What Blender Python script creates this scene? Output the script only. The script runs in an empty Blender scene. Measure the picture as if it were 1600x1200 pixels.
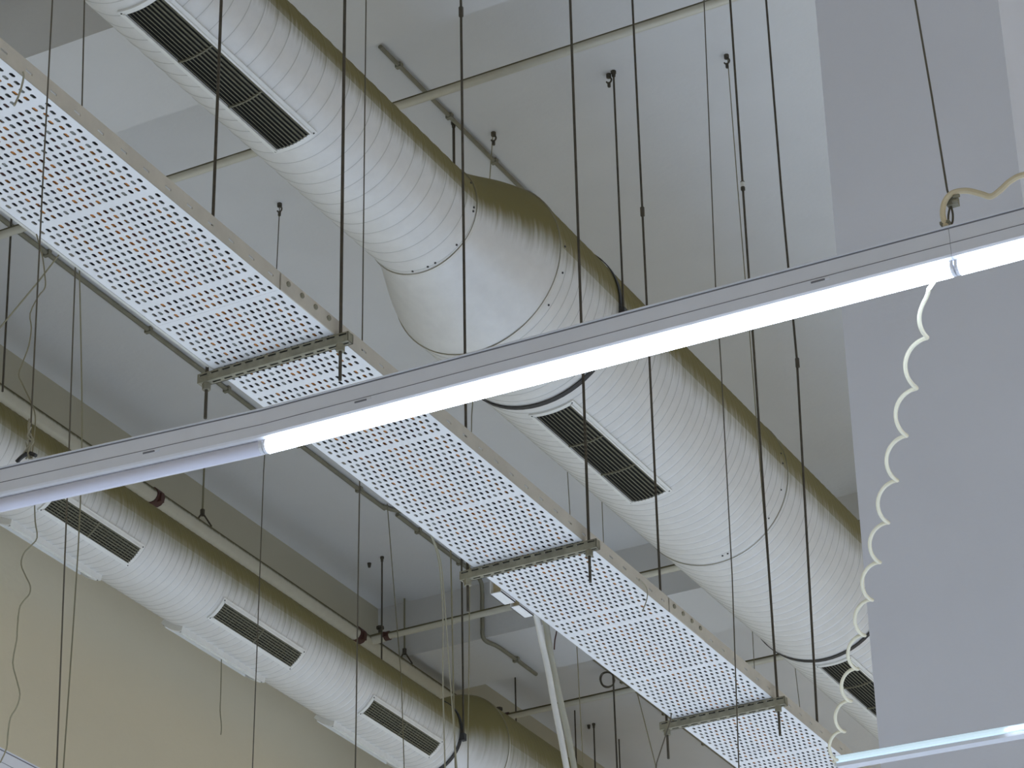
import bpy, bmesh, math, random
from mathutils import Vector, Matrix

# ------------------------------------------------------------------ camera, light, exposure
SC = bpy.context.scene
COL = SC.collection
PI = math.pi
CAM_H = 1.6                       # eye height above the floor
FPX = 4440.5                      # focal length in pixels of a 1600 wide frame
YAW, PITCH, ROLL = math.radians(-27.5608), math.radians(28.795), math.radians(-1.18727)
FW = Vector((math.sin(YAW) * math.cos(PITCH), math.cos(YAW) * math.cos(PITCH), math.sin(PITCH)))
_rt = Vector((math.cos(YAW), -math.sin(YAW), 0))
_up = _rt.cross(FW)
RT = _rt * math.cos(ROLL) + _up * math.sin(ROLL)
UP = _up * math.cos(ROLL) - _rt * math.sin(ROLL)
EYE = Vector((0, 0, CAM_H))
cd = bpy.data.cameras.new('camera')
cd.sensor_width = 36
cd.lens = FPX / 1600 * 36
cd.clip_start = 0.05
cd.clip_end = 200
cam = bpy.data.objects.new('camera', cd)
COL.objects.link(cam)
cam.matrix_world = Matrix((
    (RT.x, UP.x, -FW.x, EYE.x), (RT.y, UP.y, -FW.y, EYE.y), (RT.z, UP.z, -FW.z, EYE.z), (0, 0, 0, 1)))
SC.camera = cam

vs = SC.view_settings
SC.display_settings.display_device = 'sRGB'
vs.view_transform = 'Standard'
vs.look = 'None'
vs.gamma = 1
vs.use_curve_mapping = False
vs.exposure = 0.36
SC.cycles.use_denoising = True
SC.cycles.max_bounces = 8
SC.cycles.diffuse_bounces = 5
SC.cycles.sample_clamp_indirect = 6

W = bpy.data.worlds.new('world')
SC.world = W
W.use_nodes = True
W.node_tree.nodes['Background'].inputs[0].default_value = (0.9, 0.92, 1.0, 1)
W.node_tree.nodes['Background'].inputs[1].default_value = 0.05

TUBE_COL = (0.73, 0.86, 1.08)
LAMP_Z = 3.9                      # height of the lamp rows above the floor


def lamp_row(x0, x1, y, z=LAMP_Z, rad=44.0, width=0.08):
    """a run of lit tubes outside the picture: long thin area lamp under its battens"""
    l = bpy.data.lights.new('lamp_row', 'AREA')
    l.shape = 'RECTANGLE'
    l.size, l.size_y = x1 - x0, width
    l.energy = rad * PI * (x1 - x0) * width
    l.color = TUBE_COL
    o = bpy.data.objects.new('lamp_row', l)
    o.location = ((x0 + x1) / 2, y, z)
    COL.objects.link(o)
    return o


for k in range(-3, 9):
    yk = 3.6 + 2.03 * k
    if k == 0:
        lamp_row(0.2, 8, yk)
    elif k == 1:
        lamp_row(0.2, 8, yk)
    else:
        lamp_row(-8, 8, yk)


# ------------------------------------------------------------------ helpers
def ray(px, py):
    return FW * FPX + RT * (px - 800) - UP * (py - 600)


def at(px, py, axis, v):
    """point on the plane axis = v (heights above the floor) seen at a photograph pixel"""
    d = ray(px, py)
    i = 'XYZ'.index(axis)
    return EYE + d * ((v - EYE[i]) / d[i])


def tag(o, label=None, cat=None, group=None, kind=None):
    if label: o['label'] = label
    if cat: o['category'] = cat
    if group: o['group'] = group
    if kind: o['kind'] = kind
    return o


def empty(name, loc, label, cat, group=None):
    o = bpy.data.objects.new(name, None)
    o.location = loc
    o.empty_display_size = 0.1
    COL.objects.link(o)
    return tag(o, label, cat, group)


def link(name, me, mat=None, parent=None):
    o = bpy.data.objects.new(name, me)
    COL.objects.link(o)
    if mat is not None:
        for m in (mat if isinstance(mat, (list, tuple)) else [mat]):
            me.materials.append(m)
    if parent is not None:
        o.parent = parent
        # world coordinates are used for the mesh data, so undo the parent's offset
        par, off = parent, Vector((0, 0, 0))
        while par is not None:
            off += par.location
            par = par.parent
        o.location = -off
    return o


class MB:
    """collects shapes into one mesh"""

    def __init__(s):
        s.v, s.f, s.m = [], [], []

    def add(s, verts, faces, mi=0):
        n = len(s.v)
        s.v += [tuple(p) for p in verts]
        s.f += [tuple(i + n for i in f) for f in faces]
        s.m += [mi] * len(faces)

    def box(s, a, b, mi=0):
        x0, y0, z0 = a
        x1, y1, z1 = b
        v = [(x0, y0, z0), (x1, y0, z0), (x1, y1, z0), (x0, y1, z0), (x0, y0, z1), (x1, y0, z1), (x1, y1, z1), (x0, y1, z1)]
        s.add(v, [(0, 3, 2, 1), (4, 5, 6, 7), (0, 1, 5, 4), (1, 2, 6, 5), (2, 3, 7, 6), (3, 0, 4, 7)], mi)

    def tube(s, pts, r, n=8, caps=True, mi=0, closed=False):
        pts = [Vector(p) for p in pts]
        rs = r if isinstance(r, (list, tuple)) else [r] * len(pts)
        N = len(pts)
        t0 = (pts[1] - pts[0]).normalized()
        ref = Vector((0, 0, 1)) if abs(t0.z) < 0.9 else Vector((1, 0, 0))
        u = t0.cross(ref).normalized()
        vs_ = []
        for i, p in enumerate(pts):
            if closed:
                t = (pts[(i + 1) % N] - pts[i - 1]).normalized()
            else:
                t = (pts[min(i + 1, N - 1)] - pts[max(i - 1, 0)]).normalized()
            u = (u - t * u.dot(t)).normalized()
            w = t.cross(u)
            for k in range(n):
                a = 2 * PI * k / n
                vs_.append(p + (u * math.cos(a) + w * math.sin(a)) * rs[i])
        fs = []
        for i in range(N if closed else N - 1):
            j = (i + 1) % N
            for k in range(n):
                fs.append((i * n + k, i * n + (k + 1) % n, j * n + (k + 1) % n, j * n + k))
        if caps and not closed:
            fs.append(tuple(range(n - 1, -1, -1)))
            fs.append(tuple((N - 1) * n + k for k in range(n)))
        s.add(vs_, fs, mi)

    def prism(s, prof, axis, a, b, mi=0, caps=True):
        """closed profile extruded along X or Y from a to b; profile = (other horizontal, z)"""
        n = len(prof)
        mk = (lambda t, p: (t, p[0], p[1])) if axis == 'X' else (lambda t, p: (p[0], t, p[1]))
        v = [mk(a, p) for p in prof] + [mk(b, p) for p in prof]
        f = [(i, (i + 1) % n, n + (i + 1) % n, n + i) for i in range(n)]
        if caps:
            f += [tuple(range(n - 1, -1, -1)), tuple(range(n, 2 * n))]
        s.add(v, f, mi)

    def build(s, name, mat, parent=None, smooth=False, angle=40):
        me = bpy.data.meshes.new(name)
        me.from_pydata(s.v, [], s.f)
        me.polygons.foreach_set('material_index', s.m)
        if smooth:
            me.polygons.foreach_set('use_smooth', [True] * len(s.f))
            me.set_sharp_from_angle(angle=math.radians(angle))
        bm = bmesh.new()
        bm.from_mesh(me)
        bmesh.ops.recalc_face_normals(bm, faces=bm.faces)
        bm.to_mesh(me)
        bm.free()
        me.update()
        return link(name, me, mat, parent)


def smooth_path(pts, sub=4):
    """Catmull-Rom through the points"""
    pts = [Vector(p) for p in pts]
    if len(pts) < 3:
        return pts
    out = []
    for i in range(len(pts) - 1):
        p0, p1, p2, p3 = pts[max(i - 1, 0)], pts[i], pts[i + 1], pts[min(i + 2, len(pts) - 1)]
        for k in range(sub):
            t = k / sub
            out.append(0.5 * ((2 * p1) + (p2 - p0) * t + (2 * p0 - 5 * p1 + 4 * p2 - p3) * t * t + (3 * p1 - p0 - 3 * p2 + p3) * t ** 3))
    out.append(pts[-1])
    return out


# ------------------------------------------------------------------ materials
def mat(name, col, rough=0.6, metal=0.0, var=0.0, scale=8.0, var2=None, bump=0.0, bscale=60.0, spec=0.5):
    m = bpy.data.materials.new(name)
    m.use_nodes = True
    nt = m.node_tree
    b = nt.nodes['Principled BSDF']
    b.inputs['Roughness'].default_value = rough
    b.inputs['Metallic'].default_value = metal
    b.inputs['Specular IOR Level'].default_value = spec
    b.inputs['Base Color'].default_value = (*col, 1)
    if var or bump:
        tc = nt.nodes.new('ShaderNodeTexCoord')
    if var:
        nz = nt.nodes.new('ShaderNodeTexNoise')
        nz.inputs['Scale'].default_value = scale
        nz.inputs['Detail'].default_value = 6
        nz.inputs['Roughness'].default_value = 0.6
        nt.links.new(tc.outputs['Object'], nz.inputs['Vector'])
        rp = nt.nodes.new('ShaderNodeValToRGB')
        c2 = var2 if var2 else tuple(c * (1 - var) for c in col)
        rp.color_ramp.elements[0].position, rp.color_ramp.elements[1].position = 0.35, 0.65
        rp.color_ramp.elements[0].color = (*c2, 1)
        rp.color_ramp.elements[1].color = (*col, 1)
        nt.links.new(nz.outputs['Fac'], rp.inputs['Fac'])
        nt.links.new(rp.outputs['Color'], b.inputs['Base Color'])
    if bump:
        n2 = nt.nodes.new('ShaderNodeTexNoise')
        n2.inputs['Scale'].default_value = bscale
        n2.inputs['Detail'].default_value = 4
        nt.links.new(tc.outputs['Object'], n2.inputs['Vector'])
        bp = nt.nodes.new('ShaderNodeBump')
        bp.inputs['Strength'].default_value = bump
        bp.inputs['Distance'].default_value = 0.01
        nt.links.new(n2.outputs['Fac'], bp.inputs['Height'])
        nt.links.new(bp.outputs['Normal'], b.inputs['Normal'])
    return m


def duct_mat(name, col, dust, lo=-0.12, hi=0.34):
    """galvanised sheet with brown dust settled, in drips, on whatever faces up"""
    m = mat(name, col, 0.48, 0.12, 0.06, 14, bump=0.04, bscale=25)
    nt = m.node_tree
    b = nt.nodes['Principled BSDF']
    src = b.inputs['Base Color'].links[0].from_socket
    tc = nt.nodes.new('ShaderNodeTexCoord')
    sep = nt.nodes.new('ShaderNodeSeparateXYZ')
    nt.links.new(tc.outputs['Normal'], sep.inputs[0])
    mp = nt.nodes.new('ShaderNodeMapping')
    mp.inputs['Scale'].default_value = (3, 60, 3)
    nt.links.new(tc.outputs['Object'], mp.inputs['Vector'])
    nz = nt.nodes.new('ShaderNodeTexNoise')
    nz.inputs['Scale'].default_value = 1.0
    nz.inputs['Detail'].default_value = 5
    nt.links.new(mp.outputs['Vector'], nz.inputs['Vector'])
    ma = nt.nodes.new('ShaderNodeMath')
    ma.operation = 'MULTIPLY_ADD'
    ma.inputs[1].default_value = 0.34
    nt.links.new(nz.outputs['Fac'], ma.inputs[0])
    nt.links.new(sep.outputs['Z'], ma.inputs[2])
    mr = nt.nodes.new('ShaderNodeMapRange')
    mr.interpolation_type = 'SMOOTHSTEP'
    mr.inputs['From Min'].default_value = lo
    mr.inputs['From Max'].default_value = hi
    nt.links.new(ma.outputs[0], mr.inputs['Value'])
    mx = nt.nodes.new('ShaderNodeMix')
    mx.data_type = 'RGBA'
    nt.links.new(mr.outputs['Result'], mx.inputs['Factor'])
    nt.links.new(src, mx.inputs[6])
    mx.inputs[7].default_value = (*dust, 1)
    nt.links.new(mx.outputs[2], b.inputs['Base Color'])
    mr2 = nt.nodes.new('ShaderNodeMix')
    nt.links.new(mr.outputs['Result'], mr2.inputs['Factor'])
    mr2.inputs[2].default_value = 0.42
    mr2.inputs[3].default_value = 0.95
    nt.links.new(mr2.outputs[0], b.inputs['Roughness'])
    mt = nt.nodes.new('ShaderNodeMath')
    mt.operation = 'MULTIPLY_ADD'
    mt.inputs[1].default_value = -0.12
    mt.inputs[2].default_value = 0.12
    nt.links.new(mr.outputs['Result'], mt.inputs[0])
    nt.links.new(mt.outputs[0], b.inputs['Metallic'])
    return m


def emit_mat(name, col, strength):
    m = bpy.data.materials.new(name)
    m.use_nodes = True
    b = m.node_tree.nodes['Principled BSDF']
    b.inputs['Base Color'].default_value = (0.9, 0.9, 0.9, 1)
    b.inputs['Emission Color'].default_value = (*col, 1)
    b.inputs['Emission Strength'].default_value = strength
    return m


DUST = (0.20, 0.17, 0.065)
M_PLASTER = mat('plaster', (0.66, 0.655, 0.635), 0.9, 0, 0.05, 1.3, bump=0.15, bscale=30)
M_WALL = mat('wall_paint', (0.74, 0.665, 0.49), 0.9, 0, 0.03, 0.8, bump=0.12, bscale=25)
M_WALLTOP = mat('wall_top_olive', (0.49, 0.46, 0.35), 0.9, 0, 0.05, 1.2)
M_COLUMN = mat('column_paint', (0.76, 0.77, 0.825), 0.85, 0, 0.04, 1.5, bump=0.1, bscale=25)
M_SIDE = mat('far_wall_paint', (0.74, 0.54, 0.24), 0.9)
M_FLOOR = mat('floor_screed', (0.58, 0.59, 0.60), 0.6, 0, 0.1, 2)
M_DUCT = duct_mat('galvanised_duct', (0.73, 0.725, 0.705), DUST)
M_DUCT_W = duct_mat('galvanised_duct_wall', (0.73, 0.725, 0.705), DUST, -0.35, 0.40)  # brown tone reaches further down the sides than on the near duct
M_SEAM = duct_mat('duct_seam', (0.52, 0.52, 0.49), (0.24, 0.21, 0.10))
M_SEAM_W = duct_mat('duct_seam_wall', (0.54, 0.54, 0.51), (0.24, 0.21, 0.10), -0.35, 0.40)
M_RING = duct_mat('duct_joint_ring', (0.70, 0.69, 0.65), DUST)
M_GRILLE = mat('grille_frame', (0.80, 0.80, 0.77), 0.45, 0.1, 0.06, 20)
M_BLADE = mat('grille_blade', (0.20, 0.19, 0.13), 0.65, 0.1, 0.3, 40)
M_DARK = mat('grille_inside', (0.012, 0.012, 0.01), 0.95)
M_TRAY = mat('tray_sheet', (0.84, 0.85, 0.86), 0.5, 0.1, 0.04, 10)
M_RAIL = mat('tray_side', (0.62, 0.575, 0.49), 0.7, 0.1, 0.12, 9)
M_STRUT = mat('strut_steel', (0.34, 0.32, 0.235), 0.65, 0.25, 0.3, 25)
M_SLOT = mat('strut_slot', (0.05, 0.05, 0.04), 0.9)
M_ROD = mat('rod_steel', (0.11, 0.095, 0.07), 0.6, 0.5, 0.25, 30)
M_WIRE = mat('wire_dark', (0.12, 0.105, 0.075), 0.6, 0.2)
M_WIRE_G = mat('wire_olive', (0.22, 0.20, 0.12), 0.6)
M_CORD = mat('cord_pale', (0.36, 0.34, 0.25), 0.7)
M_STRAP = mat('strap_rubber', (0.035, 0.035, 0.035), 0.6)
M_PIPE = duct_mat('pipe_paint', (0.60, 0.58, 0.48), (0.12, 0.105, 0.05), 0.05, 0.55)  # turns darker brown towards the upward-facing side
M_COUPLING = mat('coupling_red', (0.075, 0.028, 0.022), 0.6)
M_COND = mat('conduit_grey', (0.24, 0.225, 0.16), 0.6, 0.1, 0.15, 12)
M_COND_W = mat('conduit_white', (0.72, 0.71, 0.66), 0.5, 0, 0.08, 14)
M_COND_D = mat('conduit_drab', (0.42, 0.41, 0.33), 0.55, 0, 0.08, 14)
M_TRUNK = mat('trunking_white', (0.82, 0.82, 0.80), 0.5)
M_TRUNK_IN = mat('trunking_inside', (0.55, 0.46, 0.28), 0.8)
M_BATTEN = mat('batten_white', (0.78, 0.79, 0.83), 0.35, 0, 0.03, 20)
M_GROOVE = mat('batten_groove', (0.20, 0.20, 0.22), 0.6)
M_TUBE_OFF = mat('tube_unlit', (0.70, 0.70, 0.80), 0.2)
M_TUBE_ON = emit_mat('tube_lit', TUBE_COL, 15)
M_DIFF = emit_mat('cyan_strip_glow', (0.50, 0.82, 1.0), 0.40)  # emission put in so the slim strip reads bright cyan
M_COIL = mat('coil_cord', (0.82, 0.78, 0.60), 0.45)
M_LOOP = mat('loop_cord', (0.70, 0.60, 0.40), 0.5)
M_CABLES = {
    'orange': mat('cable_orange', (0.64, 0.24, 0.04), 0.5),
    'black': mat('cable_black', (0.02, 0.018, 0.02), 0.5),
    'red-brown': mat('cable_brown', (0.10, 0.035, 0.025), 0.5),
    'grey': mat('cable_grey', (0.30, 0.30, 0.26), 0.5),
}

# ------------------------------------------------------------------ the room
CEIL = 9.6
X_WALL = -9.03


def struct(name, mb, m, parent=None):
    o = mb.build(name, m, parent)
    if parent is None:
        o['kind'] = 'structure'
    return o


m = MB(); m.box((-9.3, -10, -0.2), (11, 24, 0)); struct('floor', m, M_FLOOR)
m = MB(); m.box((-9.3, -10, CEIL), (11, 24, CEIL + 0.25)); ceiling = struct('ceiling', m, M_PLASTER)
for y0, y1 in ((1.57, 2.27), (8.42, 9.12), (15.25, 15.94), (22.1, 22.8)):
    m = MB(); m.box((X_WALL, y0, CEIL - 0.4), (11, y1, CEIL)); m.build('beam', M_PLASTER, ceiling)
m = MB(); m.box((X_WALL - 0.25, -10, 0), (X_WALL, 24, CEIL)); wl = struct('wall_left', m, M_WALL)
m = MB(); m.box((X_WALL, 14.47, 0), (X_WALL + 0.05, 15.10, 7.75)); m.build('pilaster', M_WALL, wl)
m = MB(); m.box((X_WALL, -10, CEIL - 0.55), (X_WALL + 0.006, 24, CEIL)); m.build('wall_top_band', M_WALLTOP, wl)  # thin olive sheet added to darken the top of the wall
m = MB(); m.box((-9.3, 24, 0), (11, 24.25, CEIL)); struct('wall_far', m, M_SIDE)
m = MB(); m.box((-9.3, -10.25, 0), (11, -10, CEIL)); struct('wall_back', m, M_SIDE)
m = MB(); m.box((11, -10, 0), (11.25, 24, CEIL)); struct('wall_right', m, M_SIDE)
m = MB(); m.box((-2.46, 6.8, 0), (-1.885, 7.5, CEIL)); col_o = struct('column', m, M_COLUMN)


# ------------------------------------------------------------------ spiral ducts
def spiral(y0, y1, r, xc, zc, pitch=0.1, n=72):
    """spiral-wound tube along Y: a raised lock seam runs round it as a helix"""
    mb = MB()
    prof = [(0.0, 0.0), (0.30, 0.0), (0.60, 0.0), (0.86, 0.0), (0.89, 0.0018), (0.96, 0.0018), (0.99, 0.0)]
    t0, t1 = y0 / pitch - 1.5, y1 / pitch + 1.5
    rows = []
    k = math.floor(t0)
    while k < t1:
        for a, h in prof:
            rows.append(((k + a) * pitch, h))
        k += 1
    P = len(prof)
    ok = []
    verts = []
    for (y, h) in rows:
        for i in range(n + 1):
            a = 2 * PI * i / n
            yy = y + pitch * i / n
            yy = min(max(yy, y0), y1)
            verts.append((xc + (r + h) * math.cos(a), yy, zc + (r + h) * math.sin(a)))
    faces, mis = [], []
    for j in range(len(rows) - 1):
        mi = 1 if j % P == 3 else 0
        for i in range(n):
            q = (j * (n + 1) + i, j * (n + 1) + i + 1, (j + 1) * (n + 1) + i + 1, (j + 1) * (n + 1) + i)
            ys = [verts[x][1] for x in q]
            if max(ys) - min(ys) < 1e-6:
                continue
            if max(ys) <= y0 or min(ys) >= y1:
                continue
            faces.append(q); mis.append(mi)
    used = sorted({i for f in faces for i in f})
    remap = {o: i for i, o in enumerate(used)}
    mb.v = [verts[i] for i in used]
    mb.f = [tuple(remap[i] for i in f) for f in faces]
    mb.m = mis
    return mb


def ring(mb, y, r, xc, zc, w, h, n=72, mi=0):
    """hoop of width w and height h round a duct at y"""
    prof = [(-w / 2, 0), (-w / 2, h), (w / 2, h), (w / 2, 0)]
    vs_, fs = [], []
    for (dy, dh) in prof:
        for i in range(n):
            a = 2 * PI * i / n
            vs_.append((xc + (r + dh) * math.cos(a), y + dy, zc + (r + dh) * math.sin(a)))
    for j in range(3):
        for i in range(n):
            fs.append((j * n + i, j * n + (i + 1) % n, (j + 1) * n + (i + 1) % n, (j + 1) * n + i))
    mb.add(vs_, fs, mi)


def cone(y0, y1, r0, r1, xc, zc, n=72, steps=14):
    mb = MB()
    vs_, fs = [], []
    for j in range(steps + 1):
        t = j / steps
        s = t * t * (3 - 2 * t)
        s = 0.55 * t + 0.45 * s
        r = r0 + (r1 - r0) * s
        for i in range(n):
            a = 2 * PI * i / n
            vs_.append((xc + r * math.cos(a), y0 + (y1 - y0) * t, zc + r * math.sin(a)))
    for j in range(steps):
        for i in range(n):
            fs.append((j * n + i, j * n + (i + 1) % n, (j + 1) * n + (i + 1) % n, (j + 1) * n + i))
    mb.add(vs_, fs)
    return mb


def arc_patch(mb, xc, zc, r0, r1, a0, a1, y0, y1, n=6, mi=0):
    """curved slab between two radii, two angles and two y"""
    vs_, fs = [], []
    for i in range(n + 1):
        a = math.radians(a0 + (a1 - a0) * i / n)
        c, s = math.cos(a), math.sin(a)
        vs_ += [(xc + r0 * c, y0, zc + r0 * s), (xc + r1 * c, y0, zc + r1 * s), (xc + r1 * c, y1, zc + r1 * s), (xc + r0 * c, y1, zc + r0 * s)]
    for i in range(n):
        for k in range(4):
            fs.append((i * 4 + k, i * 4 + (k + 1) % 4, i * 4 + 4 + (k + 1) % 4, i * 4 + 4 + k))
    fs += [(3, 2, 1, 0), (n * 4, n * 4 + 1, n * 4 + 2, n * 4 + 3)]
    mb.add(vs_, fs, mi)


def screw_heads(parent, y, r, xc, zc, angs, rs=0.005):
    for a in angs:
        a = math.radians(a)
        d = Vector((math.cos(a), 0, math.sin(a)))
        p = Vector((xc, y, zc)) + d * r
        mb = MB(); mb.tube([p - d * 0.002, p + d * 0.004], rs, 6)
        mb.build('screw', M_STRAP, parent)


def grille(duct, xc, zc, r, ac, half, y0, y1, blades=9, dividers=(1 / 3, 2 / 3), proud=0.010, cross=0):
    """supply grille bent to the duct: frame, dark throat, blades along the duct, dividers across"""
    fw = 0.024
    fa = math.degrees(fw / r)
    a0, a1 = ac - half, ac + half
    mb = MB()
    R0, R1 = r - 0.002, r + proud
    arc_patch(mb, xc, zc, R0, R1, a0 - fa, a0, y0 - fw, y1 + fw, 2)
    arc_patch(mb, xc, zc, R0, R1, a1, a1 + fa, y0 - fw, y1 + fw, 2)
    arc_patch(mb, xc, zc, R0, R1, a0, a1, y0 - fw, y0, 8)
    arc_patch(mb, xc, zc, R0, R1, a0, a1, y1, y1 + fw, 8)
    # bent-out lip round the opening
    arc_patch(mb, xc, zc, R1, R1 + 0.006, a0 - fa * 0.3, a0, y0 - 0.007, y1 + 0.007, 1)
    arc_patch(mb, xc, zc, R1, R1 + 0.006, a1, a1 + fa * 0.3, y0 - 0.007, y1 + 0.007, 1)
    g = mb.build('grille', M_GRILLE, duct)
    g['label'] = 'long white framed air grille with dark blades'
    mb = MB(); arc_patch(mb, xc, zc, r + 0.0042, r + 0.0052, a0, a1, y0, y1, 8)
    mb.build('throat', M_DARK, g)
    for i in range(blades):
        t = (i + 0.5) / blades
        a = math.radians(a0 + (a1 - a0) * t)
        rad = Vector((math.cos(a), 0, math.sin(a)))
        tan = Vector((-math.sin(a), 0, math.cos(a)))
        base = Vector((xc, 0, zc)) + rad * (r + 0.0065)
        wdt = math.radians(a1 - a0) * r / blades
        d1 = (rad * 0.007 + tan * wdt * 0.46)
        th = tan * 0.0012
        mb = MB()
        v = []
        for yy in (y0, y1):
            for q in (base - d1 * 0.2 - th, base - d1 * 0.2 + th, base + d1 + th, base + d1 - th):
                v.append((q.x, yy, q.z))
        mb.add(v, [(0, 1, 2, 3), (7, 6, 5, 4), (0, 4, 5, 1), (1, 5, 6, 2), (2, 6, 7, 3), (3, 7, 4, 0)])
        mb.build('blade', M_BLADE, g)
    for t in dividers:
        yy = y0 + (y1 - y0) * t
        mb = MB(); arc_patch(mb, xc, zc, r + 0.0055, r + 0.0135, a0, a1, yy - 0.004, yy + 0.004, 6)
        mb.build('divider', M_BLADE, g)
    if cross:
        mb = MB()
        for i in range(cross):
            yy = y0 + (y1 - y0) * (i + 0.5) / cross
            arc_patch(mb, xc, zc, r + 0.0055, r + 0.0075, a0, a1, yy - 0.0012, yy + 0.0012, 3)
        mb.build('cross_wires', M_BLADE, g)['kind'] = 'stuff'
    for yy in (y0 - fw / 2, y1 + fw / 2):
        for a in (a0 - fa / 2, a1 + fa / 2):
            an = math.radians(a)
            d = Vector((math.cos(an), 0, math.sin(an)))
            p = Vector((xc, yy, zc)) + d * (r + proud)
            mb = MB(); mb.tube([p - d * 0.003, p + d * 0.002], 0.004, 6)
            mb.build('screw', M_STRAP, g)
    return g


# near duct: small bore, reducer, large bore
XA, ZA, RA, RB = -5.26, 6.69 + CAM_H, 0.272, 0.428
d1 = empty('spiral_duct', (XA, 9.3, ZA), 'large white spiral air duct that widens through a smooth reducer, running over the middle', 'air duct')
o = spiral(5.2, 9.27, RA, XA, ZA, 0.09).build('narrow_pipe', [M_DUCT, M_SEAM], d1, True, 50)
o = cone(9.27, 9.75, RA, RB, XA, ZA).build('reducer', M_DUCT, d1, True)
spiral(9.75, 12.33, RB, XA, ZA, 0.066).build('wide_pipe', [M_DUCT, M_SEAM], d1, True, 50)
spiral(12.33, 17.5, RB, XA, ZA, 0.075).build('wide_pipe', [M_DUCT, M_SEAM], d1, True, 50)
for y, r in ((9.265, RA), (9.76, RB)):
    mb = MB(); ring(mb, y, r, XA, ZA, 0.016, 0.006); mb.build('joint_ring', M_RING, d1, True, 50)
mb = MB(); ring(mb, 12.33, RB, XA, ZA, 0.006, 0.005); mb.build('joint_ring', M_SEAM, d1, True, 50)
screw_heads(d1, 9.235, RA, XA, ZA, (-98, -82, -74, -48, -12, -8, 20))
screw_heads(d1, 9.80, RB, XA, ZA, (-38, -16, 2))
screw_heads(d1, 12.27, RB, XA, ZA, (-82, -78, -40, -18, 2, 10))
grille(d1, XA, ZA, RA, -80.5, 16.5, 7.06, 8.12, blades=10)
grille(d1, XA, ZA, RB, -86.0, 12.3, 10.43, 11.46, blades=10)
grille(d1, XA, ZA, RB, -87.0, 11.5, 13.87, 14.92, blades=10)

# wall duct
XB, ZB, RC, RD = -8.12, 6.565 + CAM_H, 0.239, 0.392
d2 = empty('spiral_duct', (XB, 12, ZB), 'white spiral air duct with short grilles along the wall, lower left', 'air duct')
spiral(8.8, 14.36, RC, XB, ZB, 0.055).build('narrow_pipe', [M_DUCT_W, M_SEAM_W], d2, True, 50)
cone(14.36, 14.66, RC, RD, XB, ZB).build('reducer', M_DUCT_W, d2, True)
spiral(14.66, 18.5, RD, XB, ZB, 0.055).build('wide_pipe', [M_DUCT_W, M_SEAM_W], d2, True, 50)
mb = MB(); ring(mb, 14.67, RD, XB, ZB, 0.014, 0.006); mb.build('joint_ring', M_RING, d2, True, 50)
for y0, y1 in ((10.22, 10.95), (11.75, 12.54), (13.34, 14.13)):
    grille(d2, XB, ZB, RC, -47.5, 11.5, y0, y1, blades=7, dividers=(0.5,), cross=26)
    g = grille(d2, XB, ZB, RC, -120, 11.5, y0, y1, blades=7, dividers=(0.5,), proud=0.03)


# hanger straps round the ducts
def band(mb, y, r, xc, zc, w, h, skew=0.0, n=64):
    pts = []
    vs_, fs = [], []
    for (dy, dh) in ((-w / 2, 0.0), (-w / 2, h), (w / 2, h), (w / 2, 0.0)):
        for i in range(n):
            a = 2 * PI * i / n
            vs_.append((xc + (r + 0.0045 + dh) * math.cos(a), y + dy + skew * math.sin(a), zc + (r + 0.0045 + dh) * math.sin(a)))
    for j in range(4):
        for i in range(n):
            fs.append((j * n + i, j * n + (i + 1) % n, ((j + 1) % 4) * n + (i + 1) % n, ((j + 1) % 4) * n + i))
    mb.add(vs_, fs)


def duct_hanger(y, r, xc, zc, label, near=True, far=True, nr=0.005, fr=0.007, skew=0.0):
    h = empty('duct_hanger', (xc, y, CEIL), label, 'hanger', None)
    mb = MB(); band(mb, y, r, xc, zc, 0.028, 0.004, skew); mb.build('strap', M_STRAP, h)
    for s, on, rr in ((1, near, nr), (-1, far, fr)):
        if not on: continue
        x = xc + s * (r + 0.018)
        mb = MB(); mb.tube([(x, y, zc - 0.05), (x, y, CEIL)], rr, 6); mb.build('rod', M_ROD, h, True)
        mb = MB(); mb.box((x - 0.014, y - 0.017, zc - 0.075), (x + 0.012, y + 0.017, zc - 0.03)); mb.build('clamp', M_STRAP, h)
        mb = MB(); mb.tube([(x, y, CEIL - 0.03), (x, y, CEIL - 0.012)], 0.010, 8); mb.tube([(x, y, CEIL - 0.012), (x, y, CEIL)], 0.014, 8)
        mb.build('anchor', M_ROD, h)
    return h


duct_hanger(10.36, RB, XA, ZA, 'black strap hanger round the wide duct just past its reducer', nr=0.005, skew=0.03)
duct_hanger(13.78, RB, XA, ZA, 'black strap hanger round the wide duct beside the column')
duct_hanger(14.325, RC, XB, ZB, 'black strap hanger round the wall duct where it starts to widen', nr=0.006, far=False)

# ------------------------------------------------------------------ perforated cable tray
TZ = 4.2 + CAM_H
TX0, TX1 = -4.275, -3.85
tray = empty('cable_tray', ((TX0 + TX1) / 2, 7.2, TZ), 'long white perforated cable tray crossing the picture from upper left', 'cable tray')
SECT = (3.32, 5.94, 8.56, 11.30)
PX, PY = 0.0215, 0.0345


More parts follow.
